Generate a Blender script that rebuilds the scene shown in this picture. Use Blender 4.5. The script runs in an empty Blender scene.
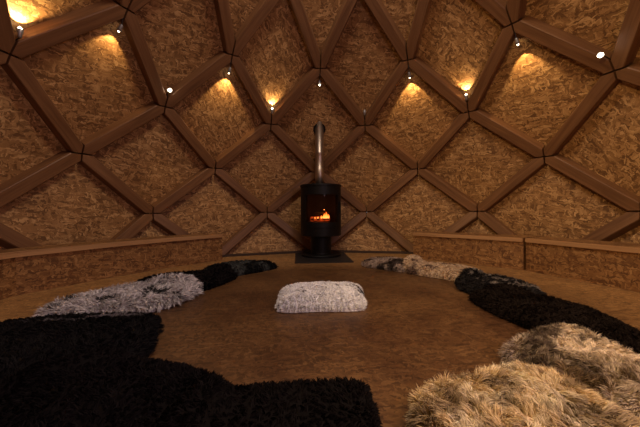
import bpy, bmesh, math, random
import numpy as np
from mathutils import Vector, Matrix

random.seed(7)
RNG = np.random.default_rng(11)
sc = bpy.context.scene
COL = sc.collection
pi = math.pi

# ------------------------------------------------------------------ camera
CAM = Vector((-0.291, -1.867, 0.65))
YAW, PITCH, ROLL, FPX = 0.0695, -0.0105, -0.006, 306.3
right = Vector((math.cos(YAW), -math.sin(YAW), 0))
fwd0 = Vector((math.sin(YAW), math.cos(YAW), 0))
up0 = Vector((0, 0, 1))
fwd = math.cos(PITCH) * fwd0 + math.sin(PITCH) * up0
up1 = -math.sin(PITCH) * fwd0 + math.cos(PITCH) * up0
rgt = math.cos(ROLL) * right + math.sin(ROLL) * up1
upv = -math.sin(ROLL) * right + math.cos(ROLL) * up1
cd = bpy.data.cameras.new('camera')
cd.sensor_width = 36.0
cd.lens = 36.0 * FPX / 640.0
cd.clip_start = 0.02
cam = bpy.data.objects.new('camera', cd)
COL.objects.link(cam)
M = Matrix((rgt, upv, -fwd)).transposed().to_4x4()
M.translation = CAM
cam.matrix_world = M
sc.camera = cam

# ------------------------------------------------------------------ world, large lights, exposure
w = bpy.data.worlds.new('dusk')
sc.world = w
w.use_nodes = True
w.node_tree.nodes['Background'].inputs[0].default_value = (0.55, 0.62, 0.8, 1)
w.node_tree.nodes['Background'].inputs[1].default_value = 0.3


def area(name, loc, target, size, energy, color):
    l = bpy.data.lights.new(name, 'AREA')
    l.shape = 'DISK'
    l.size = size
    l.energy = energy
    l.color = color
    o = bpy.data.objects.new(name, l)
    o.location = loc
    o.rotation_euler = (Vector(target) - Vector(loc)).to_track_quat('-Z', 'Y').to_euler()
    COL.objects.link(o)
    return o


area('apex_fill', (0, 0, 3.95), (0, 0.0, 0), 1.0, 52, (1.0, 0.80, 0.66))  # added overhead fill, standing in for daylight from an unseen skylight
area('left_wall_fill', (1.1, -2.3, 1.4), (-2.4, 0.9, 0.6), 1.0, 20, (0.98, 0.68, 0.80))  # added pinkish fill for the left wall; no doorway is built

sc.view_settings.view_transform = 'Standard'
sc.view_settings.look = 'None'
sc.view_settings.exposure = 0.0
sc.view_settings.gamma = 1.0
sc.view_settings.use_curve_mapping = False
try:
    sc.cycles.use_denoising = True
    sc.cycles.denoiser = 'OPENIMAGEDENOISE'
    sc.cycles.sample_clamp_indirect = 4.0
    sc.cycles.max_bounces = 8
except Exception:
    pass


# ------------------------------------------------------------------ materials
class NT:
    def __init__(s, name):
        s.m = bpy.data.materials.new(name)
        s.m.use_nodes = True
        s.t = s.m.node_tree
        s.b = s.t.nodes['Principled BSDF']

    def n(s, kind, **kw):
        o = s.t.nodes.new(kind)
        for k, v in kw.items():
            setattr(o, k, v)
        return o

    def l(s, a, b):
        s.t.links.new(a, b)

    def val(s, sock, v):
        sock.default_value = v

    def math(s, op, a, b=None):
        o = s.n('ShaderNodeMath', operation=op)
        for i, x in enumerate((a, b)):
            if x is None:
                continue
            if isinstance(x, (int, float)):
                o.inputs[i].default_value = x
            else:
                s.l(x, o.inputs[i])
        return o.outputs[0]

    def ramp(s, fac, stops):
        r = s.n('ShaderNodeValToRGB')
        e = r.color_ramp.elements
        while len(e) < len(stops):
            e.new(0.5)
        for x, (p, c) in zip(e, stops):
            x.position = p
            x.color = (*c, 1)
        s.l(fac, r.inputs[0])
        return r.outputs[0]


def osb_material(name, stops, rough=0.62, scale=1.0, bump=0.25, wear=None, spec=0.3):
    t = NT(name)
    uv = t.n('ShaderNodeUVMap').outputs[0]
    nz = t.n('ShaderNodeTexNoise')
    nz.inputs['Scale'].default_value = 22 * scale
    nz.inputs['Detail'].default_value = 2
    t.l(uv, nz.inputs['Vector'])
    sub = t.n('ShaderNodeVectorMath', operation='SUBTRACT')
    t.l(nz.outputs['Color'], sub.inputs[0])
    sub.inputs[1].default_value = (0.5, 0.5, 0.5)
    sm = t.n('ShaderNodeVectorMath', operation='SCALE')
    t.l(sub.outputs[0], sm.inputs[0])
    sm.inputs['Scale'].default_value = 0.07 / scale
    ad = t.n('ShaderNodeVectorMath', operation='ADD')
    t.l(uv, ad.inputs[0])
    t.l(sm.outputs[0], ad.inputs[1])
    warped = ad.outputs[0]
    cur = None
    for i, (ang, sx, sy) in enumerate(((0.2, 12, 62), (-0.75, 14, 70), (0.9, 12, 58), (1.6, 15, 66), (0.05, 12, 74))):
        mp = t.n('ShaderNodeMapping')
        mp.inputs['Rotation'].default_value = (0, 0, ang)
        mp.inputs['Location'].default_value = (3.7 * i, 1.3 * i, 0)
        mp.inputs['Scale'].default_value = (1, 1, 1)
        t.l(warped, mp.inputs['Vector'])
        m2 = t.n('ShaderNodeMapping')
        m2.inputs['Scale'].default_value = (sx * scale, sy * scale, 1)
        t.l(mp.outputs[0], m2.inputs['Vector'])
        vo = t.n('ShaderNodeTexVoronoi', voronoi_dimensions='2D')
        vo.inputs['Scale'].default_value = 1.0
        t.l(m2.outputs[0], vo.inputs['Vector'])
        sp = t.n('ShaderNodeSeparateColor')
        t.l(vo.outputs['Color'], sp.inputs[0])
        # fine grain along the strand
        gr = t.n('ShaderNodeTexNoise')
        gr.inputs['Scale'].default_value = 1.0
        gr.inputs['Detail'].default_value = 3
        m3 = t.n('ShaderNodeMapping')
        m3.inputs['Scale'].default_value = (12 * scale, 220 * scale, 1)
        t.l(mp.outputs[0], m3.inputs['Vector'])
        t.l(m3.outputs[0], gr.inputs['Vector'])
        edge = t.math('MULTIPLY', vo.outputs['Distance'], -0.15)
        v = t.math('ADD', t.math('ADD', t.math('MULTIPLY', sp.outputs[0], 0.78), t.math('MULTIPLY', t.math('SUBTRACT', gr.outputs['Fac'], 0.5), 0.45)), edge)
        if cur is None:
            cur = v
        else:
            mask = t.math('GREATER_THAN', sp.outputs[1], 0.58)
            mx = t.n('ShaderNodeMix', data_type='FLOAT')
            t.l(mask, mx.inputs[0])
            t.l(cur, mx.inputs[2])
            t.l(v, mx.inputs[3])
            cur = mx.outputs[0]
    big = t.n('ShaderNodeTexNoise')
    big.inputs['Scale'].default_value = 3.0
    big.inputs['Detail'].default_value = 3
    t.l(uv, big.inputs['Vector'])
    fac = t.math('ADD', cur, t.math('MULTIPLY', t.math('SUBTRACT', big.outputs['Fac'], 0.5), 0.3))
    col = t.ramp(fac, stops)
    if wear:
        tc = t.n('ShaderNodeTexCoord')
        n2 = t.n('ShaderNodeTexNoise')
        n2.inputs['Scale'].default_value = 1.6
        n2.inputs['Detail'].default_value = 6
        n2.inputs['Roughness'].default_value = 0.65
        t.l(tc.outputs['Object'], n2.inputs['Vector'])
        ln = t.n('ShaderNodeVectorMath', operation='LENGTH')
        t.l(tc.outputs['Object'], ln.inputs[0])
        r = t.math('ADD', ln.outputs['Value'], t.math('MULTIPLY', t.math('SUBTRACT', n2.outputs['Fac'], 0.5), 0.9))
        wf = t.ramp(r, ((0.0, (1, 1, 1)), (0.01, (1, 1, 1))))
        mr = t.n('ShaderNodeMapRange')
        mr.inputs[1].default_value = wear[1]
        mr.inputs[2].default_value = wear[2]
        mr.inputs[3].default_value = 1
        mr.inputs[4].default_value = 0
        t.l(r, mr.inputs[0])
        amt = t.math('MULTIPLY', mr.outputs[0], t.math('ADD', t.math('MULTIPLY', n2.outputs['Fac'], 0.8), 0.5))
        mx = t.n('ShaderNodeMix', data_type='RGBA', blend_type='MULTIPLY')
        t.l(amt, mx.inputs[0])
        t.l(col, mx.inputs[6])
        mx.inputs[7].default_value = (*wear[0], 1)
        col = mx.outputs[2]
    t.l(col, t.b.inputs['Base Color'])
    t.b.inputs['Roughness'].default_value = rough
    t.b.inputs['Specular IOR Level'].default_value = spec
    bp = t.n('ShaderNodeBump')
    bp.inputs['Strength'].default_value = bump
    bp.inputs['Distance'].default_value = 0.004
    t.l(fac, bp.inputs['Height'])
    t.l(bp.outputs[0], t.b.inputs['Normal'])
    return t.m


def wood_material(name, dark, light, rough=0.5):
    t = NT(name)
    uv = t.n('ShaderNodeUVMap').outputs[0]
    mp = t.n('ShaderNodeMapping')
    mp.inputs['Scale'].default_value = (1.6, 26, 1)
    t.l(uv, mp.inputs['Vector'])
    a = t.n('ShaderNodeTexNoise')
    a.inputs['Scale'].default_value = 1.0
    a.inputs['Detail'].default_value = 5
    a.inputs['Distortion'].default_value = 0.6
    t.l(mp.outputs[0], a.inputs['Vector'])
    mp2 = t.n('ShaderNodeMapping')
    mp2.inputs['Scale'].default_value = (5, 160, 1)
    t.l(uv, mp2.inputs['Vector'])
    b = t.n('ShaderNodeTexNoise')
    b.inputs['Scale'].default_value = 1.0
    b.inputs['Detail'].default_value = 3
    t.l(mp2.outputs[0], b.inputs['Vector'])
    f = t.math('ADD', t.math('MULTIPLY', a.outputs['Fac'], 0.7), t.math('MULTIPLY', b.outputs['Fac'], 0.3))
    t.l(t.ramp(f, ((0.3, dark), (0.7, light))), t.b.inputs['Base Color'])
    t.b.inputs['Roughness'].default_value = rough
    t.b.inputs['Specular IOR Level'].default_value = 0.35
    bp = t.n('ShaderNodeBump')
    bp.inputs['Strength'].default_value = 0.15
    bp.inputs['Distance'].default_value = 0.003
    t.l(f, bp.inputs['Height'])
    t.l(bp.outputs[0], t.b.inputs['Normal'])
    return t.m


def plain(name, col, rough=0.5, metal=0.0, spec=0.5, noise=0.15, nscale=30):
    t = NT(name)
    tc = t.n('ShaderNodeTexCoord')
    nz = t.n('ShaderNodeTexNoise')
    nz.inputs['Scale'].default_value = nscale
    nz.inputs['Detail'].default_value = 4
    t.l(tc.outputs['Object'], nz.inputs['Vector'])
    lo = tuple(c * (1 - noise) for c in col)
    hi = tuple(min(1, c * (1 + noise)) for c in col)
    t.l(t.ramp(nz.outputs['Fac'], ((0.3, lo), (0.7, hi))), t.b.inputs['Base Color'])
    t.b.inputs['Roughness'].default_value = rough
    t.b.inputs['Metallic'].default_value = metal
    t.b.inputs['Specular IOR Level'].default_value = spec
    return t.m


def emit(name, col, strength):
    t = NT(name)
    t.b.inputs['Base Color'].default_value = (*col, 1)
    t.b.inputs['Emission Color'].default_value = (*col, 1)
    t.b.inputs['Emission Strength'].default_value = strength
    return t.m


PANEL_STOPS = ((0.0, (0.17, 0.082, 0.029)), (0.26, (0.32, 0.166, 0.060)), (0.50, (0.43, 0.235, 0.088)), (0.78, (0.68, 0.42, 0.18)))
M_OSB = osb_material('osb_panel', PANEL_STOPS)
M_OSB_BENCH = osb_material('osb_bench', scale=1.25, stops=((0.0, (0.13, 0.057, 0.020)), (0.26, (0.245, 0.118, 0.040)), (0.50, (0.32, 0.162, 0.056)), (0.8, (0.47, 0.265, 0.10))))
M_OSB_FLOOR = osb_material('osb_floor', ((0.0, (0.20, 0.104, 0.038)), (0.28, (0.36, 0.19, 0.066)), (0.52, (0.46, 0.25, 0.088)), (0.82, (0.62, 0.37, 0.14))), rough=0.42, scale=1.6, bump=0.1, wear=((0.18, 0.145, 0.16), 1.45, 2.15), spec=0.35)
M_BEAM = wood_material('beam_wood', (0.125, 0.055, 0.022), (0.265, 0.130, 0.055), 0.48)
M_TRIM = wood_material('bench_trim_wood', (0.36, 0.19, 0.08), (0.58, 0.34, 0.155), 0.45)
M_DARKTRIM = plain('dark_trim', (0.05, 0.028, 0.016), 0.7)
M_STEEL = plain('black_stove_steel', (0.005, 0.0045, 0.0045), 0.5, 0.0, 0.25)
M_CAVITY = plain('firebox_lining', (0.06, 0.045, 0.038), 0.9)
M_PLATE = plain('hearth_slate', (0.02, 0.018, 0.017), 0.5, 0.0, 0.4)
M_PIPE = plain('brushed_flue_steel', (0.55, 0.46, 0.37), 0.42, 1.0, 0.5, 0.1, 14)
M_LAMP = plain('lamp_black', (0.02, 0.02, 0.02), 0.4, 0.3)
M_LAMPGREY = plain('lamp_grey', (0.35, 0.34, 0.33), 0.4, 0.6)
M_BULB = emit('bulb_lit', (1.0, 0.86, 0.6), 14.0)
M_BULB_HOT = emit('bulb_facing', (1.0, 0.92, 0.76), 40.0)
M_BULB_OFF = plain('bulb_unlit', (0.5, 0.46, 0.4), 0.2)
M_LOG = plain('charred_log', (0.03, 0.018, 0.012), 0.95, 0, 0.2, 0.5)


def ember_material():
    t = NT('embers')
    tc = t.n('ShaderNodeTexCoord')
    nz = t.n('ShaderNodeTexNoise')
    nz.inputs['Scale'].default_value = 26
    nz.inputs['Detail'].default_value = 4
    t.l(tc.outputs['Object'], nz.inputs['Vector'])
    t.b.inputs['Base Color'].default_value = (0.03, 0.012, 0.008, 1)
    t.l(t.ramp(nz.outputs['Fac'], ((0.42, (0.0, 0.0, 0.0)), (0.62, (1.0, 0.11, 0.015)))), t.b.inputs['Emission Color'])
    t.b.inputs['Emission Strength'].default_value = 0.8
    return t.m


def flame_material():
    t = NT('flame')
    tc = t.n('ShaderNodeTexCoord')
    sp = t.n('ShaderNodeSeparateXYZ')
    t.l(tc.outputs['Generated'], sp.inputs[0])
    t.b.inputs['Base Color'].default_value = (0, 0, 0, 1)
    t.l(t.ramp(sp.outputs[2], ((0.0, (1.0, 0.42, 0.10)), (0.45, (1.0, 0.30, 0.05)), (1.0, (0.7, 0.06, 0.0)))), t.b.inputs['Emission Color'])
    t.b.inputs['Emission Strength'].default_value = 3.2
    return t.m


M_EMBER = ember_material()
M_FLAME = flame_material()
tg = NT('stove_glass')
tg.b.inputs['Base Color'].default_value = (0.75, 0.62, 0.52, 1)
tg.b.inputs['Transmission Weight'].default_value = 1.0
tg.b.inputs['Roughness'].default_value = 0.03
tg.b.inputs['IOR'].default_value = 1.12
M_GLASS = tg.m
ts = NT('added_skylight_glass')
ts.b.inputs['Transmission Weight'].default_value = 1.0
ts.b.inputs['Roughness'].default_value = 0.0
ts.b.inputs['IOR'].default_value = 1.05
M_SKYGLASS = ts.m


# ------------------------------------------------------------------ mesh helpers
def link(name, me, mat=None, parent=None, loc=None):
    o = bpy.data.objects.new(name, me)
    COL.objects.link(o)
    if mat is not None:
        me.materials.append(mat)
    if parent is not None:
        o.parent = parent
    if loc is not None:
        o.location = loc
    return o


def from_bm(name, bm, mat, parent=None, loc=None, smooth=False, uvdir=None, uvoff=None):
    """uvdir: the grain direction; UVs in metres along it and across it on every face."""
    bmesh.ops.recalc_face_normals(bm, faces=bm.faces)
    uvl = bm.loops.layers.uv.new('UVMap')
    d = Vector(uvdir).normalized() if uvdir is not None else Vector((1, 0, 0))
    off = uvoff if uvoff is not None else (random.random() * 9, random.random() * 9)
    for f in bm.faces:
        n = f.normal
        u = d - n * d.dot(n)
        if u.length < 1e-3:
            u = Vector((0, 0, 1)) - n * n.z
            if u.length < 1e-3:
                u = Vector((1, 0, 0)) - n * n.x
        u.normalize()
        v = n.cross(u)
        for lp in f.loops:
            lp[uvl].uv = (lp.vert.co.dot(u) + off[0], lp.vert.co.dot(v) + off[1])
        f.smooth = smooth
    me = bpy.data.meshes.new(name)
    bm.to_mesh(me)
    bm.free()
    return link(name, me, mat, parent, loc)


def empty(name, loc=(0, 0, 0), parent=None):
    o = bpy.data.objects.new(name, None)
    o.empty_display_size = 0.1
    o.location = loc
    COL.objects.link(o)
    if parent:
        o.parent = parent
    return o


def tag(o, label, cat, group=None):
    o['label'] = label
    o['category'] = cat
    if group:
        o['group'] = group
    return o


def struct(o):
    o['kind'] = 'structure'
    return o


def prism_bm(pts, z0, z1, bevel=0.0):
    bm = bmesh.new()
    lo = [bm.verts.new((x, y, z0)) for x, y in pts]
    hi = [bm.verts.new((x, y, z1)) for x, y in pts]
    n = len(pts)
    bm.faces.new(hi)
    bm.faces.new(lo[::-1])
    for i in range(n):
        j = (i + 1) % n
        bm.faces.new((lo[i], lo[j], hi[j], hi[i]))
    if bevel:
        bmesh.ops.bevel(bm, geom=bm.edges[:], offset=bevel, segments=2, affect='EDGES')
    return bm


def hull_poly(bm, a, b):
    """box between the quads a and b (lists of four points)"""
    va = [bm.verts.new(p) for p in a]
    vb = [bm.verts.new(p) for p in b]
    n = len(a)
    bm.faces.new(va)
    bm.faces.new(vb[::-1])
    for i in range(n):
        j = (i + 1) % n
        bm.faces.new((va[i], vb[i], vb[j], va[j]))


def lathe_bm(profile, seg=32, cap=True):
    bm = bmesh.new()
    rings = []
    for r, z in profile:
        rings.append([bm.verts.new((r * math.cos(2 * pi * i / seg), r * math.sin(2 * pi * i / seg), z)) for i in range(seg)])
    for a, b in zip(rings, rings[1:]):
        for i in range(seg):
            j = (i + 1) % seg
            bm.faces.new((a[i], a[j], b[j], b[i]))
    if cap:
        bm.faces.new(rings[0][::-1])
        bm.faces.new(rings[-1])
    return bm


# ------------------------------------------------------------------ the dome (polar zonohedron of twelve-fold symmetry)
NS, RMAX, H = 12, 2.996, 0.623
BW, BD = 0.112, 0.115
BW2 = 0.15      # beam face width, depth (panel sits behind)


def node(k, m):
    a = 2 * pi / NS * m
    r = RMAX * math.sin(pi * (7 - k) / NS)
    return Vector((r * math.sin(a), r * math.cos(a), H * k))


def side_of(v, k):
    if k >= 3:
        return 'ceiling'
    a = math.degrees(math.atan2(v.x, v.y))
    if abs(a) <= 45.5:
        return 'wall_front'
    if abs(a) >= 134.5:
        return 'wall_back'
    return 'wall_right' if a > 0 else 'wall_left'


SHELL = {n: struct(empty(n)) for n in ('wall_front', 'wall_left', 'wall_right', 'wall_back', 'ceiling')}


def face_normal(a, b, c):
    n = (b - a).cross(c - a).normalized()
    cen = (a + b + c) / 3 - Vector((0, 0, 1.2))
    return n if n.dot(cen) > 0 else -n     # outward


def panel(corners, k, name='osb_panel', mat=None):
    n = face_normal(corners[0], corners[1], corners[2])
    c = sum(corners, Vector()) / len(corners)
    inner = [c + (p - c) * 1.05 + n * BD for p in corners]
    outer = [p + n * 0.02 for p in inner]
    bm = bmesh.new()
    hull_poly(bm, inner, outer)
    g = Vector((random.uniform(-1, 1), random.uniform(-1, 1), random.uniform(-1, 1)))
    tang = Vector((0, 0, 1)).cross(n).normalized()
    upd = n.cross(tang)
    ang = random.choice((0.15, -0.2, 0.9, 0.0, 0.5))
    par = SHELL[side_of(c, k)]
    return from_bm(name, bm, mat or M_OSB, par, uvdir=tang * math.cos(ang) + upd * math.sin(ang))


for m in range(NS):
    # triangles standing on the floor
    h = m + 0.5
    a, b, c = node(0, m), node(0, m + 1), node(1, h)
    panel([a, b, c], -1)
    for k in range(0, 6):
        mm = m + (0.5 if k % 2 else 0.0)
        quad = [node(k, mm), node(k + 1, mm + 0.5), node(k + 2, mm), node(k + 1, mm - 0.5)]
        if k == 5:
            continue
        panel(quad, k)

# unseen skylight, added to go with the apex light: the twelve top rhombi as one faceted pane
bm = bmesh.new()
for m in range(NS):
    mm = m + 0.5
    quad = [node(5, mm), node(6, mm + 0.5), node(7, mm), node(6, mm - 0.5)]
    n = face_normal(quad[0], quad[1], quad[2])
    bm.faces.new([bm.verts.new(p + n * BD) for p in quad])
struct(from_bm('added_skylight', bm, M_SKYGLASS))


def meridian(k, m):
    u = (node(k + 1, m + 0.5) + node(k + 1, m - 0.5) - node(k, m) * 2) if k < 7 else Vector()
    d = (node(k, m) * 2 - node(k - 1, m + 0.5) - node(k - 1, m - 0.5)) if k > 0 else Vector()
    return (u.normalized() + d.normalized()).normalized()


def tangent(m):
    a = 2 * pi / NS * m
    return Vector((math.cos(a), -math.sin(a), 0))


GAP = 0.008


def clip(bm, co, no):
    """keep the side no points to"""
    g = bm.verts[:] + bm.edges[:] + bm.faces[:]
    r = bmesh.ops.bisect_plane(bm, geom=g, plane_co=co, plane_no=no, clear_inner=True)
    ed = [e for e in r['geom_cut'] if isinstance(e, bmesh.types.BMEdge)]
    if ed:
        bmesh.ops.contextual_create(bm, geom=ed) if False else bmesh.ops.edgeloop_fill(bm, edges=ed)


def beam(k, m, sgn):
    """the strut from node (k, m) up to node (k+1, m + sgn/2)"""
    a, b = node(k, m), node(k + 1, m + 0.5 * sgn)
    d = (b - a).normalized()
    # the panels on both sides
    c1 = node(k + 2, m) if k < 6 else None
    c2 = node(k - 1, m + 0.5 * sgn) if k > 0 else node(0, m + sgn)
    n2 = face_normal(a, b, c2)
    n1 = face_normal(a, b, c1) if c1 is not None else n2
    n = (n1 + n2)
    n = (n - d * n.dot(d)).normalized()
    s = d.cross(n)
    e = 0.16
    h = BW / 2
    ch = 0.006
    g = BW2 / 2
    prof = ((-g, BD + 0.05), (-g, BD * 0.9), (-h - ch * 0.3, ch), (-h + ch, 0.0), (h - ch, 0.0), (h + ch * 0.3, ch), (g, BD * 0.9), (g, BD + 0.05))
    bm = bmesh.new()
    A = [a - d * e + s * x + n * z for x, z in prof]
    B = [b + d * e + s * x + n * z for x, z in prof]
    hull_poly(bm, A, B)
    bmesh.ops.recalc_face_normals(bm, faces=bm.faces)
    t = tangent(m)
    clip(bm, a + t * sgn * GAP, t * sgn)
    if k > 0:
        me_ = meridian(k, m)
        clip(bm, a + me_ * GAP, me_)
    else:
        clip(bm, Vector((0, 0, 0.002)), Vector((0, 0, 1)))
    t = tangent(m + 0.5 * sgn)
    clip(bm, b - t * sgn * GAP, -t * sgn)
    me_ = meridian(k + 1, m + 0.5 * sgn)
    clip(bm, b - me_ * GAP, -me_)
    from_bm('frame_beam', bm, M_BEAM, SHELL[side_of((a + b) / 2, k)], uvdir=d)


for m in range(NS):
    for k in range(0, 6):
        mm = m + (0.5 if k % 2 else 0.0)
        for sgn in (-1, 1):
            beam(k, mm, sgn)

# floor and the dark strip at its foot
bm = prism_bm([(2.98 * math.sin(2 * pi * i / 48), 2.98 * math.cos(2 * pi * i / 48)) for i in range(48)][::-1], -0.06, 0.0)
struct(from_bm('floor', bm, M_OSB_FLOOR, uvdir=(1, 0.15, 0)))
for i in range(NS):
    a, b = node(0, i), node(0, i + 1)
    if (a + b).y < -1:
        continue
    t = (b - a).normalized()
    inn = Vector((-t.y, t.x, 0))
    if inn.dot(a) > 0:
        inn = -inn
    bm = prism_bm([tuple(p.xy) for p in (a - inn * 0.06, a + inn * 0.012, b + inn * 0.012, b - inn * 0.06)], 0.001, 0.028)
    struct(from_bm('trim_%d' % (i + 1), bm, M_DARKTRIM, uvdir=t))


# ------------------------------------------------------------------ benches
def polar(a, r):
    a = math.radians(a)
    return Vector((r * math.sin(a), r * math.cos(a), 0))


BH = 0.345


def bench(knots, label, gap0, gap1):
    """a bench through knots (azimuth, front radius, back radius); gaps at its two ends"""
    F = [polar(a, r) for a, r, b in knots]
    K = [polar(a, b) for a, r, b in knots]
    t0 = (F[1] - F[0]).normalized()
    t1 = (F[-1] - F[-2]).normalized()
    F[0], K[0] = F[0] + t0 * gap0, K[0] + t0 * gap0
    F[-1], K[-1] = F[-1] - t1 * gap1, K[-1] - t1 * gap1
    cen = sum(F, Vector()) / len(F)
    root = empty('bench', cen)
    tag(root, label, 'bench', 'board benches along the dome wall')

    def push(d):
        return [p + p.normalized() * d for p in F]

    def part(name, pts, z0, z1, mat, bevel=0.0):
        pts = [((p - cen).x, (p - cen).y) for p in pts]
        return from_bm(name, prism_bm(pts, z0, z1, bevel), mat, root, uvdir=t0)
    part('front_panel', F + push(0.022)[::-1], 0.001, BH - 0.03, M_OSB_BENCH)
    g = push(0.023)
    part('end_panel', (g[0], g[0] + t0 * 0.022, K[0] + t0 * 0.022, K[0]), 0.001, BH - 0.03, M_OSB_BENCH)
    part('end_panel', (g[-1], g[-1] - t1 * 0.022, K[-1] - t1 * 0.022, K[-1]), 0.001, BH - 0.03, M_OSB_BENCH)
    part('seat_board', push(0.0) + K[::-1], BH - 0.029, BH - 0.002, M_OSB_BENCH)
    part('edge_trim', push(-0.022) + push(-0.001)[::-1], BH - 0.044, BH, M_TRIM, 0.004)
    return root


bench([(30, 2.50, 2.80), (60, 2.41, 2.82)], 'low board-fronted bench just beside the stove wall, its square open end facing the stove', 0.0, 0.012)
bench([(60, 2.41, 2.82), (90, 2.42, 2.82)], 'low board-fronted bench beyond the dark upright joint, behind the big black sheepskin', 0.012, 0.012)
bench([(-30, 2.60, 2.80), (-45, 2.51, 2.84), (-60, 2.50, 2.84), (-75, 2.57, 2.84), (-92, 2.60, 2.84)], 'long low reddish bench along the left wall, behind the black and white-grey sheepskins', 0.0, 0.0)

# ------------------------------------------------------------------ stove
SX, SY = 0.022, 2.45
bm = prism_bm([(-0.365, -0.55), (0.365, -0.55), (0.365, 0.34), (-0.365, 0.34)], 0.001, 0.012, 0.002)
hp = from_bm('hearth_plate', bm, M_PLATE, loc=(SX, SY - 0.02, 0))
tag(hp, 'flat dark square hearth plate on the floor under the stove', 'hearth plate')

stove = empty('wood_stove', (SX, SY, 0.013))
tag(stove, 'black pedestal wood stove with glass door and steel flue, standing against the far wall', 'stove')
S = 0.013
from_bm('base_disc', lathe_bm([(0.275, 0.0), (0.278, 0.006), (0.278, 0.022), (0.27, 0.03), (0.1, 0.034)], 48), M_STEEL, stove)
from_bm('pedestal', lathe_bm([(0.15, 0.034), (0.147, 0.05), (0.147, 0.285)], 36), M_STEEL, stove)
RB, RI = 0.283, 0.245
ZB, ZT = 0.29, 0.965
WZ0, WZ1, WA = 0.475, 0.85, math.radians(49)


def body_bm():
    bm = bmesh.new()
    seg = 64
    zs = [ZB, WZ0, WZ1, ZT]

    def grid(r):
        return [[bm.verts.new((r * math.sin(2 * pi * i / seg), -r * math.cos(2 * pi * i / seg), z)) for i in range(seg)] for z in zs]
    go, gi = grid(RB), grid(RI)

    def iswin(i):
        a = (2 * pi * (i + 0.5) / seg + pi) % (2 * pi) - pi
        return abs(a) < WA
    for zi in range(3):
        for i in range(seg):
            j = (i + 1) % seg
            if zi == 1 and iswin(i):
                continue
            bm.faces.new((go[zi][i], go[zi][j], go[zi + 1][j], go[zi + 1][i]))
            bm.faces.new((gi[zi][j], gi[zi][i], gi[zi + 1][i], gi[zi + 1][j]))
    wins = [i for i in range(seg) if iswin(i)]
    for i in wins:
        j = (i + 1) % seg
        for z in (1, 2):
            bm.faces.new((go[z][i], go[z][j], gi[z][j], gi[z][i]))
    lo = [i for i in wins if not iswin((i - 1) % seg)][0]
    hi = ([i for i in wins if not iswin((i + 1) % seg)][0] + 1) % seg
    for i in (lo, hi):
        bm.faces.new((go[1][i], go[2][i], gi[2][i], gi[1][i]))
    for z in (0, 3):
        for i in range(seg):
            j = (i + 1) % seg
            bm.faces.new((go[z][i], go[z][j], gi[z][j], gi[z][i]))
    return bm, lo, hi


bm, _, _ = body_bm()
from_bm('body', bm, M_STEEL, stove)
from_bm('firebox_lining', lathe_bm([(RI - 0.004, ZB + 0.03), (RI - 0.004, WZ0 - 0.004), (0.02, WZ0 - 0.002)], 40), M_CAVITY, stove)
# back lining: half cylinder behind the fire
bm = bmesh.new()
segs = 24
prev = None
for i in range(segs + 1):
    a = math.radians(52 + (308 - 52) * i / segs)
    c = [bm.verts.new(((RI - 0.006) * math.sin(a), -(RI - 0.006) * math.cos(a), z)) for z in (WZ0 - 0.01, WZ1 + 0.02)]
    if prev:
        bm.faces.new((prev[0], c[0], c[1], prev[1]))
    prev = c
from_bm('back_lining', bm, M_CAVITY, stove)
from_bm('top_plate', lathe_bm([(0.0005, ZT + 0.001), (0.291, ZT + 0.001), (0.291, ZT + 0.02), (0.284, ZT + 0.028), (0.0005, ZT + 0.028)], 64, cap=False), M_STEEL, stove)
from_bm('bottom_plate', lathe_bm([(0.0005, ZB - 0.004), (0.28, ZB - 0.004), (0.28, ZB - 0.0005), (0.0005, ZB - 0.0005)], 64, cap=False), M_STEEL, stove)
# the door: a curved frame round the window, and its pane
bm = bmesh.new()
nn = 26


def cyl(r, a, z):
    return Vector((r * math.sin(a), -r * math.cos(a), z))


def arc_box(bm, r0, r1, a0, a1, z0, z1, n):
    prev = None
    for i in range(n + 1):
        a = a0 + (a1 - a0) * i / n
        c = [bm.verts.new(cyl(r, a, z)) for r, z in ((r0, z0), (r1, z0), (r1, z1), (r0, z1))]
        if prev:
            for q in range(4):
                bm.faces.new((prev[q], c[q], c[(q + 1) % 4], prev[(q + 1) % 4]))
        else:
            bm.faces.new(c)
        prev = c
    bm.faces.new(prev[::-1])


W2 = WA + 0.16
arc_box(bm, RB + 0.001, RB + 0.010, -W2, W2, WZ1 - 0.002, WZ1 + 0.06, nn)
arc_box(bm, RB + 0.001, RB + 0.010, -W2, W2, WZ0 - 0.07, WZ0 + 0.002, nn)
arc_box(bm, RB + 0.001, RB + 0.010, -W2, -WA, WZ0 + 0.0025, WZ1 - 0.0025, 5)
arc_box(bm, RB + 0.001, RB + 0.010, WA, W2, WZ0 + 0.0025, WZ1 - 0.0025, 5)
door = from_bm('door_frame', bm, M_STEEL, stove)
bm = bmesh.new()
arc_box(bm, RB - 0.010, RB - 0.005, -WA - 0.01, WA + 0.01, WZ0 - 0.005, WZ1 + 0.005, nn)
from_bm('glass_pane', bm, M_GLASS, door)
bm = bmesh.new()
arc_box(bm, RB + 0.0105, RB + 0.028, W2 - 0.05, W2 - 0.01, 0.6, 0.75, 2)
from_bm('handle', bm, M_STEEL, door)
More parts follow.
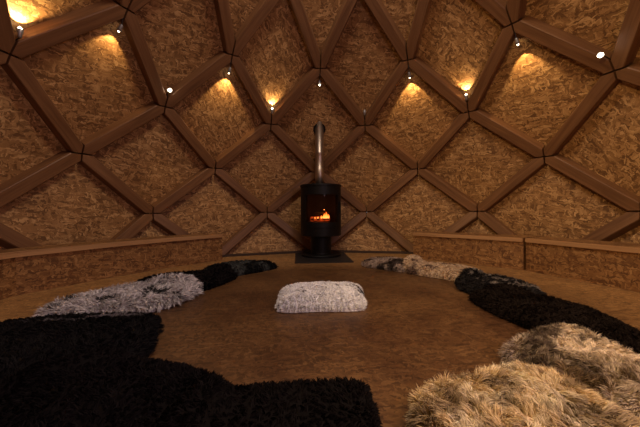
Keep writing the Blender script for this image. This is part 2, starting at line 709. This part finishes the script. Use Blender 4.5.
# flue
PY = 0.205
ZE = 1.90
fl = from_bm('flue_pipe', lathe_bm([(0.066, ZT + 0.029), (0.066, ZT + 0.3), (0.0635, ZT + 0.303), (0.0615, ZT + 0.306), (0.0615, 1.46), (0.064, 1.464), (0.064, 1.49), (0.0615, 1.494), (0.0615, ZE + 0.12)], 40), M_PIPE, stove, loc=(0, PY, 0), smooth=True)
from_bm('flue_socket', lathe_bm([(0.0665, ZT + 0.0285), (0.078, ZT + 0.0285), (0.078, ZT + 0.05), (0.0665, ZT + 0.055)], 40, cap=False), M_STEEL, stove, loc=(0, PY, 0))
q0, q1, q2 = node(2, 0), node(3, 0.5), node(4, 0)
pn = face_normal(q0, q1, q2)
pc = q0 + (q2 - q0) * 0.0
zz = None
# where the flue axis meets the panel's inner face
ax = Vector((SX, SY + PY, 0))
den = pn.z
tz = (q0 + pn * BD - ax).dot(pn) / den
col_o = from_bm('flue_collar', lathe_bm([(0.09, 0.0), (0.09, 0.006), (0.0665, 0.007)], 40, cap=False), M_STEEL, stove)
col_o.rotation_euler = (-pn).to_track_quat('Z', 'Y').to_euler()
col_o.location = Vector((SX, SY + PY, tz)) - pn * 0.004 - Vector((SX, SY, S))

# fire: logs and flames
for i, (x, y, rz, r, ln) in enumerate(((-0.01, 0.05, 0.12, 0.034, 0.28), (0.02, 0.0, 0.08, 0.028, 0.24), (-0.01, -0.06, 0.05, 0.026, 0.26))):
    bm = lathe_bm([(r * 0.8, -ln / 2), (r, -ln / 2 + 0.01), (r * 1.05, 0), (r * 0.95, ln / 2 - 0.01), (r * 0.75, ln / 2)], 14)
    for v in bm.verts:
        k = 1 + 0.16 * math.sin(v.co.z * 55 + i) * math.sin(5 * math.atan2(v.co.y, v.co.x))
        v.co.x *= k
        v.co.y *= k
    o = from_bm('log', bm, M_LOG if i == 1 else M_EMBER, loc=(SX + x, SY + y, S + WZ0 + 0.04 + (0.075 if i == 1 else 0)))
    o.rotation_euler = (0, pi / 2, rz)
    tag(o, ('glowing log lying at the back of the stove fire', 'charred log lying across the top of the stove fire', 'short glowing log at the front of the stove fire')[i], 'log', 'logs burning in the stove')
fire = empty('fire', (SX, SY, S + WZ0 + 0.05))
tag(fire, 'small orange flames burning low behind the stove glass', 'fire')
for (x, y, h_, r) in ((0.035, -0.115, 0.075, 0.020), (0.065, -0.11, 0.095, 0.019), (0.095, -0.105, 0.06, 0.016), (0.0, -0.12, 0.045, 0.015), (-0.05, -0.115, 0.03, 0.012), (-0.09, -0.105, 0.022, 0.010)):
    prof = []
    for i in range(10):
        t_ = i / 9
        prof.append((max(0.0006, r * math.sin(pi * (0.12 + 0.88 * t_) ** 0.75) * (1 - 0.25 * t_)), h_ * t_))
    bm = lathe_bm(prof, 14)
    ph = random.random() * 6
    for v in bm.verts:
        u = v.co.z / h_
        v.co.x += 0.35 * r * math.sin(3.5 * u + ph) * u
        v.co.y += 0.25 * r * math.cos(3 * u + ph) * u
    from_bm('flame', bm, M_FLAME, fire, loc=(x, y, 0), smooth=True)
gl = bpy.data.lights.new('fire_glow', 'POINT')
gl.energy = 0.35
gl.color = (1.0, 0.33, 0.08)
gl.shadow_soft_size = 0.004
go_ = bpy.data.objects.new('fire_glow', gl)
go_.location = (0.04, -0.09, 0.12)
go_.parent = fire
COL.objects.link(go_)


# ------------------------------------------------------------------ spot lamps at the nodes
def lamp(k, m, label, aim, power, mode, cone=95, off=0.2, lift=0.0, blend=0.35):
    """aim: 'panel' along the meridian into the panel, or a world point"""
    nd = node(k, m)
    mer = meridian(k, m)
    inw = mer.cross(tangent(m)).normalized()
    if inw.dot(nd - Vector((0, 0, 1.5))) > 0:
        inw = -inw
    along = mer if k == 3 else -mer
    pos = nd + along * off + inw * lift
    if isinstance(aim, (int, float)):
        d = (along * math.cos(aim) - inw * math.sin(aim)).normalized()
    else:
        d = (Vector(aim) - pos).normalized()
    root = empty('spot_lamp', nd + along * 0.09 - inw * 0.02)
    tag(root, label, 'lamp', 'small spot lamps at the beam joints')
    base = root.location.copy()
    q = d.to_track_quat('Z', 'Y')

    def put(name, bm, mat, p, quat, smooth=False, parent=None):
        o = from_bm(name, bm, mat, root, smooth=smooth)
        o.location = p - base
        o.rotation_euler = quat.to_euler()
        return o
    # clip on the joint, stem, housing, bulb
    put('clip', lathe_bm([(0.014, 0), (0.016, 0.003), (0.016, 0.02), (0.012, 0.024)], 16), M_LAMP, base - inw * 0.02, inw.to_track_quat('Z', 'Y'))
    tail = pos - d * 0.055
    vec = tail - base
    put('stem', lathe_bm([(0.0045, 0), (0.0045, vec.length)], 10), M_LAMP, base, vec.to_track_quat('Z', 'Y'))
    hsg = put('housing', lathe_bm([(0.006, -0.058), (0.013, -0.05), (0.016, -0.02), (0.024, 0.004), (0.022, 0.004), (0.015, -0.018)], 20), M_LAMPGREY, pos, q, True)
    br = 0.012 if k == 3 else 0.0085
    prof = [(0.0008 + br * math.sin(pi * i / 8), -0.008 - br * math.cos(pi * i / 8)) for i in range(9)]
    put('bulb', lathe_bm(prof, 16), {'lit': M_BULB, 'hot': M_BULB_HOT, 'off': M_BULB_OFF}[mode], pos + d * 0.02, q, True)
    if power > 0:
        l = bpy.data.lights.new('lamp_light', 'SPOT')
        l.energy = power
        l.color = (1.0, 0.66, 0.30)
        l.spot_size = math.radians(cone)
        l.spot_blend = blend
        l.shadow_soft_size = 0.012
        o = bpy.data.objects.new('lamp_light', l)
        o.parent = root
        o.location = pos + d * 0.04 - base
        o.rotation_euler = d.to_track_quat('-Z', 'Y').to_euler()
        COL.objects.link(o)
    return root


LP = 6.0
PA = 0.42
DA, DP = 0.08, 13.0
lamp(3, -2.5, 'lit spot lamp at the picture\'s left top edge, brightest glow on the panel above it', 0.45, 18, 'lit', 100)
lamp(3, -1.5, 'glaring white spot lamp facing the room, high on the wall left of the stove flue', (0.2, -1.0, 0.3), 4, 'hot', 120, 0.2, 0.03)
lamp(3, -0.5, 'lit spot lamp pointing up, just left of the stove flue, glow above it', PA, LP, 'lit')
lamp(3, 0.5, 'unlit spot lamp just right of the stove flue', PA, 0, 'off')
lamp(3, 1.5, 'lit spot lamp pointing up, second joint to the right of the flue', PA, LP, 'lit')
lamp(3, 2.5, 'glaring spot lamp facing the room near the top right corner', (0.6, -1.3, 0.0), 14, 'hot', 110, 0.19, 0.11)
lamp(4, -2, 'spot lamp hanging at the upper left beam joint, glow on the panel below', 0.15, LP, 'lit', 90)
lamp(4, -1, 'downward spot lamp above left of the flue, wide golden glow on the panel below', DA, DP, 'lit', 80, blend=0.25)
lamp(4, 0, 'dim downward spot lamp straight above the stove flue', (0, 1.9, 0), 1.0, 'lit', 60)
lamp(4, 1, 'downward spot lamp above right of the flue, wide golden glow on the panel below', DA, DP, 'lit', 80, blend=0.25)
lamp(4, 2, 'downward spot lamp at the upper right joint, pale beam and glow beneath it', -0.05, DP, 'lit', 76, blend=0.25)
lamp(4, 3, 'spot lamp on the joint just beyond the right edge of the picture', DA, DP, 'lit', 80)
lamp(4, 5, 'added fill lamp out of sight behind the viewer, brightening the cream sheepskins', (0.75, -0.85, 0.0), 110, 'lit', 60, blend=0.8)  # unseen lamp added to brighten the cream sheepskins
lamp(4, -5, 'added fill lamp out of sight behind the viewer, brightening the right-hand benches', (2.5, 0.7, 0.6), 170, 'lit', 85, blend=1.0)  # unseen lamp added to brighten the right wall, bench and floor edge


# ------------------------------------------------------------------ sheepskins
def smooth_closed(pts, per=10):
    P = np.array(pts, float)
    n = len(P)
    out = []
    for i in range(n):
        p0, p1, p2, p3 = P[(i - 1) % n], P[i], P[(i + 1) % n], P[(i + 2) % n]
        for j in range(per):
            t = j / per
            out.append(0.5 * ((2 * p1) + (-p0 + p2) * t + (2 * p0 - 5 * p1 + 4 * p2 - p3) * t * t + (-p0 + 3 * p1 - 3 * p2 + p3) * t ** 3))
    return np.array(out)


def vnoise(x, y, f, seed):
    """smooth value noise in 0..1"""
    x = x * f + seed * 17.3
    y = y * f + seed * 5.1
    xi, yi = np.floor(x), np.floor(y)
    xf, yf = x - xi, y - yi
    u, v = xf * xf * (3 - 2 * xf), yf * yf * (3 - 2 * yf)

    def hsh(a, b):
        s_ = np.sin(a * 127.1 + b * 311.7 + seed * 3.7) * 43758.5453
        return s_ - np.floor(s_)
    return (hsh(xi, yi) * (1 - u) + hsh(xi + 1, yi) * u) * (1 - v) + (hsh(xi, yi + 1) * (1 - u) + hsh(xi + 1, yi + 1) * u) * v


def fbm(x, y, f, seed):
    return 0.55 * vnoise(x, y, f, seed) + 0.3 * vnoise(x, y, f * 2.1, seed + 1) + 0.15 * vnoise(x, y, f * 4.3, seed + 2)


class Pelt:
    pass


PELTS = []


class Pelt:
    def __init__(s, pts, thick, length, density, width, clump, colour, label, mat_rough=0.7, seed=0, droop=0.5, flow=None, below=None):
        s.__dict__.update(locals())
        ring = smooth_closed(pts, 10)
        s.c = ring.mean(0)
        d = ring - s.c
        ang = np.arctan2(d[:, 1], d[:, 0])
        o = np.argsort(ang)
        s.ang = ang[o]
        s.rad = np.hypot(d[:, 0], d[:, 1])[o]
        # wobble of the skin's edge
        s.rad = s.rad * (1 + 0.03 * (vnoise(np.cos(s.ang) * 2, np.sin(s.ang) * 2, 2.2, seed) - 0.5))
        s.under = list(PELTS)
        PELTS.append(s)

    def bound(s, a):
        return np.interp(a, np.r_[s.ang[-1] - 2 * pi, s.ang, s.ang[0] + 2 * pi], np.r_[s.rad[-1], s.rad, s.rad[0]])

    def sp(s, x, y):
        dx, dy = x - s.c[0], y - s.c[1]
        return np.hypot(dx, dy) / s.bound(np.arctan2(dy, dx))

    def own(s, x, y):
        q = np.clip(s.sp(x, y), 0, 1)
        lump = 0.8 + 0.4 * fbm(x, y, 5.0, s.seed + 9)
        return s.thick * lump * np.sqrt(np.clip(1 - q ** 6, 0, 1))

    def base(s, x, y):
        z = np.zeros_like(x)
        if not s.under:
            return z
        near = [p for p in s.under if np.hypot(*(p.c - s.c)) < p.rad.max() + s.rad.max() + 0.2]
        for p in near:
            acc = np.zeros_like(x)
            wsum = 0
            for ox, oy in ((0, 0), (.05, 0), (-.05, 0), (0, .05), (0, -.05), (.035, .035), (-.035, .035), (.035, -.035), (-.035, -.035)):
                acc += p.own(x + ox, y + oy) + 0.3 * p.length * (p.sp(x + ox, y + oy) < 0.97)
                wsum += 1
            mx = np.maximum(p.own(x, y) + 0.012 * (p.sp(x, y) < 1.0), acc / wsum)
            z = np.maximum(z, mx)
        return z

    def top(s, x, y):
        return s.base(x, y) + s.own(x, y) + 0.004

    def build(s):
        later = PELTS[PELTS.index(s) + 1:]
        later = [p for p in later if np.hypot(*(p.c - s.c)) < p.rad.max() + s.rad.max()]
        seg, rings = 72, 16
        th = np.linspace(0, 2 * pi, seg, endpoint=False)
        bnd = s.bound((th + pi) % (2 * pi) - pi)
        rs = np.sin(np.linspace(0, pi / 2, rings + 1)[1:])
        vs = [np.array([[s.c[0], s.c[1]]])]
        for r in rs:
            vs.append(np.stack([s.c[0] + np.cos(th) * bnd * r, s.c[1] + np.sin(th) * bnd * r], 1))
        xy = np.concatenate(vs)
        zt = s.top(xy[:, 0], xy[:, 1])
        zb = s.base(xy[:, 0], xy[:, 1]) + 0.002
        n = len(xy)
        V = np.concatenate([np.c_[xy, zt], np.c_[xy, zb]]) - [s.c[0], s.c[1], 0]
        F = []
        for i in range(seg):
            j = (i + 1) % seg
            F.append((0, 1 + i, 1 + j))
            F.append((n, n + 1 + j, n + 1 + i))
            for r in range(rings - 1):
                a, b = 1 + r * seg, 1 + (r + 1) * seg
                F.append((a + i, b + i, b + j, a + j))
                F.append((n + a + j, n + b + j, n + b + i, n + a + i))
            e = 1 + (rings - 1) * seg
            F.append((e + i, n + e + i, n + e + j, e + j))
        me = bpy.data.meshes.new('sheepskin')
        me.from_pydata(V.tolist(), [], F)
        me.update()
        for p in me.polygons:
            p.use_smooth = True
        root = link('sheepskin', me, None, None, (s.c[0], s.c[1], 0))
        tag(root, s.label, 'sheepskin', 'sheepskins laid on the dome floor')
        hc = s.colour(xy[:, 0], xy[:, 1], s) * 0.8
        mat = fur_material('fleece_%s' % ('dark' if hc.mean() < 0.1 else 'pale'), s.mat_rough)
        me.materials.append(mat)
        at = me.color_attributes.new('fleece', 'FLOAT_COLOR', 'POINT')
        cc = np.concatenate([hc, hc])
        at.data.foreach_set('color', np.c_[cc, np.ones(len(cc))].astype(np.float32).ravel())

        # ---- the wool
        lo = s.c - s.rad.max()
        hi = s.c + s.rad.max()
        cnt = int(s.density * (hi - lo).prod())
        x = RNG.uniform(lo[0], hi[0], cnt)
        y = RNG.uniform(lo[1], hi[1], cnt)
        q = s.sp(x, y)
        k = q < 0.99
        x, y = x[k], y[k]
        # rim
        nr = int(len(x) * 0.22)
        a = RNG.uniform(-pi, pi, nr)
        rr = s.bound(a) * RNG.uniform(0.955, 1.0, nr)
        x = np.r_[x, s.c[0] + np.cos(a) * rr]
        y = np.r_[y, s.c[1] + np.sin(a) * rr]
        k = np.ones(len(x), bool)
        for p in later:
            k &= ~(p.sp(x, y) < 0.94)
        x, y = x[k], y[k]
        N = len(x)
        q = s.sp(x, y)
        e = 0.006
        z = s.top(x, y)
        gx = (s.top(x + e, y) - s.top(x - e, y)) / (2 * e)
        gy = (s.top(x, y + e) - s.top(x, y - e)) / (2 * e)
        g = np.hypot(gx, gy)
        lim = np.minimum(1, 2.5 / np.maximum(g, 1e-6))
        nrm = np.stack([-gx * lim, -gy * lim, np.ones(N)], 1)
        nrm /= np.linalg.norm(nrm, axis=1)[:, None]
        # clumps: nearest jittered cell centre
        cs = s.clump
        ci, cj = np.floor(x / cs), np.floor(y / cs)
        best = np.full(N, 1e9)
        bx, by, bh = np.zeros(N), np.zeros(N), np.zeros(N)

        def hsh(a_, b_, o_):
            v = np.sin(a_ * 12.9898 + b_ * 78.233 + o_ * 37.719 + s.seed) * 43758.5453
            return v - np.floor(v)
        for di in (-1, 0, 1):
            for dj in (-1, 0, 1):
                px = (ci + di + hsh(ci + di, cj + dj, 1)) * cs
                py = (cj + dj + hsh(ci + di, cj + dj, 2)) * cs
                d2 = (px - x) ** 2 + (py - y) ** 2
                b = d2 < best
                best = np.where(b, d2, best)
                bx, by = np.where(b, px, bx), np.where(b, py, by)
                bh = np.where(b, hsh(ci + di, cj + dj, 3), bh)
        ca = 2 * pi * 1.6 * vnoise(bx, by, 5.0, s.seed + 20) + (bh - 0.5) * 2.6
        cdir = np.stack([np.cos(ca), np.sin(ca), np.zeros(N)], 1)
        outw = np.stack([x - s.c[0], y - s.c[1], np.zeros(N)], 1)
        outw /= np.linalg.norm(outw, axis=1)[:, None] + 1e-6
        fl = np.array(s.flow) if s.flow is not None else np.zeros(3)
        qq = q[:, None] ** 4
        d = nrm * 0.62 + cdir * 0.5 * (1 - 0.6 * qq) + outw * 0.35 * qq + fl * (1 - qq) + RNG.normal(0, 0.13, (N, 3))
        d /= np.linalg.norm(d, axis=1)[:, None]
        L = s.length * (0.75 + 0.35 * RNG.random(N)) * (0.8 + 0.4 * bh)
        root3 = np.stack([x, y, z], 1) - nrm * 0.004
        tipc = np.stack([bx, by, z], 1)
        twist = np.cross(nrm, cdir) * ((RNG.random(N) - 0.5) * 0.5 + (bh - 0.5) * 1.0)[:, None]
        pts = [root3]
        cur = d.copy()
        for i_ in range(3):
            pts.append(pts[-1] + cur * (L / 3)[:, None])
            cur = cur + twist * 0.6 + cdir * 0.25 + np.array([0, 0, -s.droop * (0.45 + 0.35 * i_)])
            cur /= np.linalg.norm(cur, axis=1)[:, None]
        for i_, pull in ((1, 0.22), (2, 0.5), (3, 0.8)):
            tgt = tipc + (pts[i_] - root3)
            pts[i_] = pts[i_] * (1 - pull) + tgt * pull
            fz = s.base(pts[i_][:, 0], pts[i_][:, 1]) + 0.003
            pts[i_][:, 2] = np.maximum(pts[i_][:, 2], fz)
        rv = RNG.normal(0, 1, (N, 3))
        sd = np.cross(d, rv)
        sd /= np.linalg.norm(sd, axis=1)[:, None]
        wd = (s.width * (0.7 + 0.6 * RNG.random(N)))[:, None] / 2
        VV = np.stack([pts[0] - sd * wd, pts[0] + sd * wd, pts[1] + sd * wd, pts[1] - sd * wd, pts[2] + sd * wd * 0.7, pts[2] - sd * wd * 0.7, pts[3]], 1) - [s.c[0], s.c[1], 0]
        VV = VV.reshape(-1, 3)
        VV[:, 2] = np.maximum(VV[:, 2], 0.002)
        col = s.colour(x, y, s)
        vr = (1 + RNG.normal(0, 0.13, N) + (bh - 0.5) * 0.3)[:, None]
        col = np.clip(col * vr, 0.002, 0.95)
        me = bpy.data.meshes.new('fur')
        me.vertices.add(N * 7)
        me.vertices.foreach_set('co', VV.astype(np.float32).ravel())
        i0 = np.arange(N)[:, None] * 7
        loops = np.concatenate([i0 + [0, 1, 2, 3], i0 + [3, 2, 4, 5], i0 + [5, 4, 6]], 1).ravel()
        me.loops.add(N * 11)
        me.loops.foreach_set('vertex_index', loops.astype(np.int32))
        me.polygons.add(N * 3)
        st = (np.arange(N)[:, None] * 11 + [0, 4, 8]).ravel()
        me.polygons.foreach_set('loop_start', st.astype(np.int32))
        me.update(calc_edges=True)
        me.validate()
        at = me.color_attributes.new('fleece', 'FLOAT_COLOR', 'POINT')
        cc = np.repeat(col, 7, axis=0)
        at.data.foreach_set('color', np.c_[cc, np.ones(len(cc))].astype(np.float32).ravel())
        link('fur', me, mat, root)
        return N


FURM = {}


def fur_material(name, rough):
    if name in FURM:
        return FURM[name]
    t = NT(name)
    a = t.n('ShaderNodeAttribute')
    a.attribute_name = 'fleece'
    t.l(a.outputs['Color'], t.b.inputs['Base Color'])
    t.b.inputs['Roughness'].default_value = rough
    t.b.inputs['Specular IOR Level'].default_value = 0.04 if 'dark' in name else 0.2
    FURM[name] = t.m
    return t.m


def C3(n, c):
    return np.tile(np.array(c, float), (n, 1))


def mixc(a, b, f):
    f = np.clip(f, 0, 1)[:, None]
    return a * (1 - f) + b * f


def step(v, a, b):
    t = np.clip((v - a) / (b - a), 0, 1)
    return t * t * (3 - 2 * t)


def col_black(tint=(0.010, 0.008, 0.008)):
    def f(x, y, s):
        return C3(len(x), tint) * (0.8 + 0.5 * fbm(x, y, 6, s.seed))[:, None]
    return f


def col_white(x, y, s):
    c = C3(len(x), (0.90, 0.90, 0.96))
    f = step(fbm(x, y, 20, s.seed), 0.73, 0.78)
    # the dark blotch at the far corner
    d = np.hypot((x - 0.14) / 0.045, (y - 0.37) / 0.12)
    f = np.maximum(f * 0.8, (1 - step(d, 0.7, 1.1)) * step(vnoise(x, y, 26, 3), 0.3, 0.5))
    return mixc(c, C3(len(x), (0.035, 0.035, 0.035)), f)


def col_whitegrey(x, y, s):
    c = C3(len(x), (0.62, 0.59, 0.58))
    f = step(fbm(x, y, 11, s.seed), 0.60, 0.70)
    return mixc(c, C3(len(x), (0.03, 0.03, 0.03)), f)


def col_sheen(x, y, s):  # sheen put into the wool colour as paler grey patches
    c = C3(len(x), (0.014, 0.014, 0.014))
    f = step(fbm(x, y, 8, s.seed), 0.52, 0.66)
    return mixc(c, C3(len(x), (0.075, 0.080, 0.074)), f * 0.8)


def col_blackgrey(x, y, s):
    c = C3(len(x), (0.011, 0.010, 0.010))
    d = np.abs((y + 0.17) - 0.05 * np.sin(x * 9)) / 0.05
    f = (1 - step(d, 0.3, 1.0)) * step(vnoise(x, y, 14, s.seed), 0.35, 0.6) * (1 - step(x, -1.25, -1.12)) * step(x, -1.75, -1.6)
    return mixc(c, C3(len(x), (0.22, 0.20, 0.20)), f)


def col_mottled(x, y, s):
    c = C3(len(x), (0.40, 0.31, 0.25))
    f = step(fbm(x, y, 9, s.seed), 0.44, 0.56)
    return mixc(c, C3(len(x), (0.05, 0.035, 0.028)), f)


def col_cream(x, y, s):
    c = C3(len(x), (0.60, 0.45, 0.30))
    f = step(fbm(x, y, 8, s.seed), 0.55, 0.68)
    return mixc(c, C3(len(x), (0.16, 0.10, 0.07)), f)


def col_salt(x, y, s):
    c = C3(len(x), (0.02, 0.018, 0.018))
    f = step(vnoise(x, y, 34, s.seed), 0.55, 0.8) * step(x, 1.1, 1.25)
    f = f * 0.75
    return mixc(c, C3(len(x), (0.30, 0.26, 0.23)), f)


def col_greybrown(x, y, s):
    c = C3(len(x), (0.74, 0.61, 0.44))
    br = C3(len(x), (0.075, 0.052, 0.034))
    wob = 0.07 * (fbm(x, y, 10, 41) - 0.5)
    u, v = x - y + wob, x + y + wob * 2
    c = mixc(c, C3(len(x), (0.15, 0.10, 0.05)), (1 - step(v, -0.15, 0.15)) * (0.5 + 0.5 * step(fbm(x, y, 22, 5), 0.35, 0.6)))
    c = mixc(c, br, step(fbm(x, y, 14, s.seed), 0.58, 0.70) * 0.6)
    c = mixc(c, C3(len(x), (0.38, 0.30, 0.25)), 1 - step(u, 1.25, 1.32))
    band = step(u, 1.27, 1.32) * (1 - step(u, 1.43, 1.47)) * (0.6 + 0.4 * step(fbm(x, y, 18, 4), 0.3, 0.5))
    return mixc(c, br, band)


def col_tan(x, y, s):
    c = C3(len(x), (0.70, 0.54, 0.31))
    c = mixc(c, C3(len(x), (0.88, 0.77, 0.55)), step(fbm(x, y, 12, 31), 0.48, 0.66) * 0.7)  # paler patches put the lamplit highlights into the wool colour
    dk = C3(len(x), (0.13, 0.08, 0.04))
    f = step(fbm(x, y, 13, s.seed), 0.52, 0.66) * 0.6
    for px, py, rx, ry in ((0.50, -1.08, 0.05, 0.07), (0.25, -0.865, 0.05, 0.03), (0.06, -1.02, 0.03, 0.06), (0.33, -0.93, 0.05, 0.04), (0.16, -0.98, 0.03, 0.05)):
        d = np.hypot((x - px) / rx, (y - py) / ry)
        f = np.maximum(f, (1 - step(d, 0.5, 1.3)) * (0.5 + 0.5 * fbm(x, y, 20, 8)))
    return mixc(c, dk, f)


Pelt([(-1.28, 1.40), (-1.14, 1.64), (-0.86, 1.80), (-0.64, 1.72), (-0.55, 1.58), (-0.78, 1.32), (-1.03, 1.18)], 0.075, 0.022, 22000, 0.006, 0.035, col_sheen,
     'black sheepskin with grey sheen, closest to the stove on its left side', seed=1)
Pelt([(-1.70, 0.96), (-1.5, 1.12), (-1.12, 1.27), (-0.90, 1.14), (-0.95, 0.90), (-1.08, 0.64), (-1.32, 0.58), (-1.6, 0.72)], 0.075, 0.022, 22000, 0.006, 0.035, col_black(),
     'plain black sheepskin between the grey-sheened one and the shaggy white-grey one', seed=2)
Pelt([(-1.86, 0.10), (-1.84, 0.36), (-1.62, 0.60), (-1.3, 0.68), (-1.10, 0.61), (-1.10, 0.44), (-1.22, 0.18), (-1.5, 0.02)], 0.075, 0.055, 22000, 0.006, 0.025, col_whitegrey,
     'shaggy white and grey sheepskin among the black ones along the left bench', seed=3, droop=0.7)
Pelt([(-2.15, -0.4), (-1.95, -0.12), (-1.6, -0.02), (-1.17, -0.01), (-1.06, -0.14), (-1.0, -0.34), (-0.97, -0.6), (-1.3, -0.85), (-1.9, -0.8)], 0.08, 0.022, 40000, 0.005, 0.028, col_blackgrey,
     'black sheepskin with a few grey streaks, in front of the shaggy white-grey one', seed=4)
Pelt([(-1.6, -1.1), (-1.3, -0.84), (-1.17, -0.71), (-0.99, -0.59), (-0.75, -0.64), (-0.555, -0.76), (-0.53, -0.95), (-0.62, -1.3), (-1.1, -1.4)], 0.085, 0.018, 70000, 0.0036, 0.018, col_black((0.0085, 0.0068, 0.0068)),
     'large plain black sheepskin in the lower left corner, nearest the viewer', seed=5)
Pelt([(-0.62, -0.98), (-0.54, -0.83), (-0.33, -0.81), (-0.09, -0.81), (-0.055, -0.86), (-0.07, -1.05), (-0.06, -1.38), (-0.55, -1.38)], 0.08, 0.018, 70000, 0.0036, 0.018, col_black((0.0085, 0.0068, 0.0062)),
     'square-cornered black sheepskin at the bottom middle, facing the white one', seed=6)
Pelt([(-0.41, 0.09), (-0.15, 0.075), (0.115, 0.08), (0.16, 0.3), (0.17, 0.54), (-0.14, 0.58), (-0.40, 0.54), (-0.425, 0.3)], 0.085, 0.02, 80000, 0.004, 0.014, col_white,
     'white sheepskin with small dark flecks, alone in the middle of the floor', seed=7)
Pelt([(0.44, 1.62), (0.60, 1.88), (0.85, 1.87), (1.1, 1.62), (1.0, 1.32), (0.82, 1.2), (0.60, 1.40)], 0.07, 0.022, 30000, 0.006, 0.025, col_mottled,
     'mottled dark brown and grey sheepskin, closest to the stove on its right side', seed=8)
Pelt([(0.80, 1.2), (0.95, 1.5), (1.2, 1.48), (1.5, 1.12), (1.4, 0.82), (1.2, 0.70), (1.0, 0.94)], 0.07, 0.022, 30000, 0.006, 0.025, col_cream,
     'pinkish cream sheepskin between the mottled brown one and the black ones', seed=9)
Pelt([(1.0, 0.46), (1.08, 0.70), (1.3, 0.80), (1.5, 0.72), (1.54, 0.45), (1.46, 0.22), (1.3, 0.12), (1.08, 0.25)], 0.07, 0.03, 22000, 0.006, 0.03, col_salt,
     'black sheepskin flecked with white hairs, behind the long plain black one', seed=10)
Pelt([(0.95, 0.26), (1.15, 0.26), (1.36, 0.04), (1.42, -0.25), (1.28, -0.65), (1.10, -0.7), (0.95, -0.36), (0.90, 0.02)], 0.085, 0.02, 45000, 0.005, 0.022, col_black((0.011, 0.0075, 0.006)),
     'long plain black sheepskin in front of the right bench, beside the grey-cream one', seed=12)
Pelt([(0.57, -0.66), (0.73, -0.53), (0.85, -0.47), (0.97, -0.45), (1.03, -0.56), (1.04, -0.82), (0.9, -1.12), (0.66, -0.98)], 0.08, 0.032, 100000, 0.003, 0.02, col_greybrown,
     'cream sheepskin with a dark grey-brown band, between the black and the tan ones', seed=13, flow=(0.3, -0.25, 0))
Pelt([(0.075, -0.94), (0.17, -0.87), (0.35, -0.83), (0.53, -0.80), (0.60, -0.88), (0.625, -1.05), (0.60, -1.42), (0.3, -1.45), (0.05, -1.15)], 0.085, 0.04, 130000, 0.0028, 0.02, col_tan,
     'thick golden tan sheepskin in the lower right corner, nearest the viewer', seed=14, flow=(-0.15, -0.25, 0))

tot = sum(p.build() for p in PELTS)
print('strands', tot)
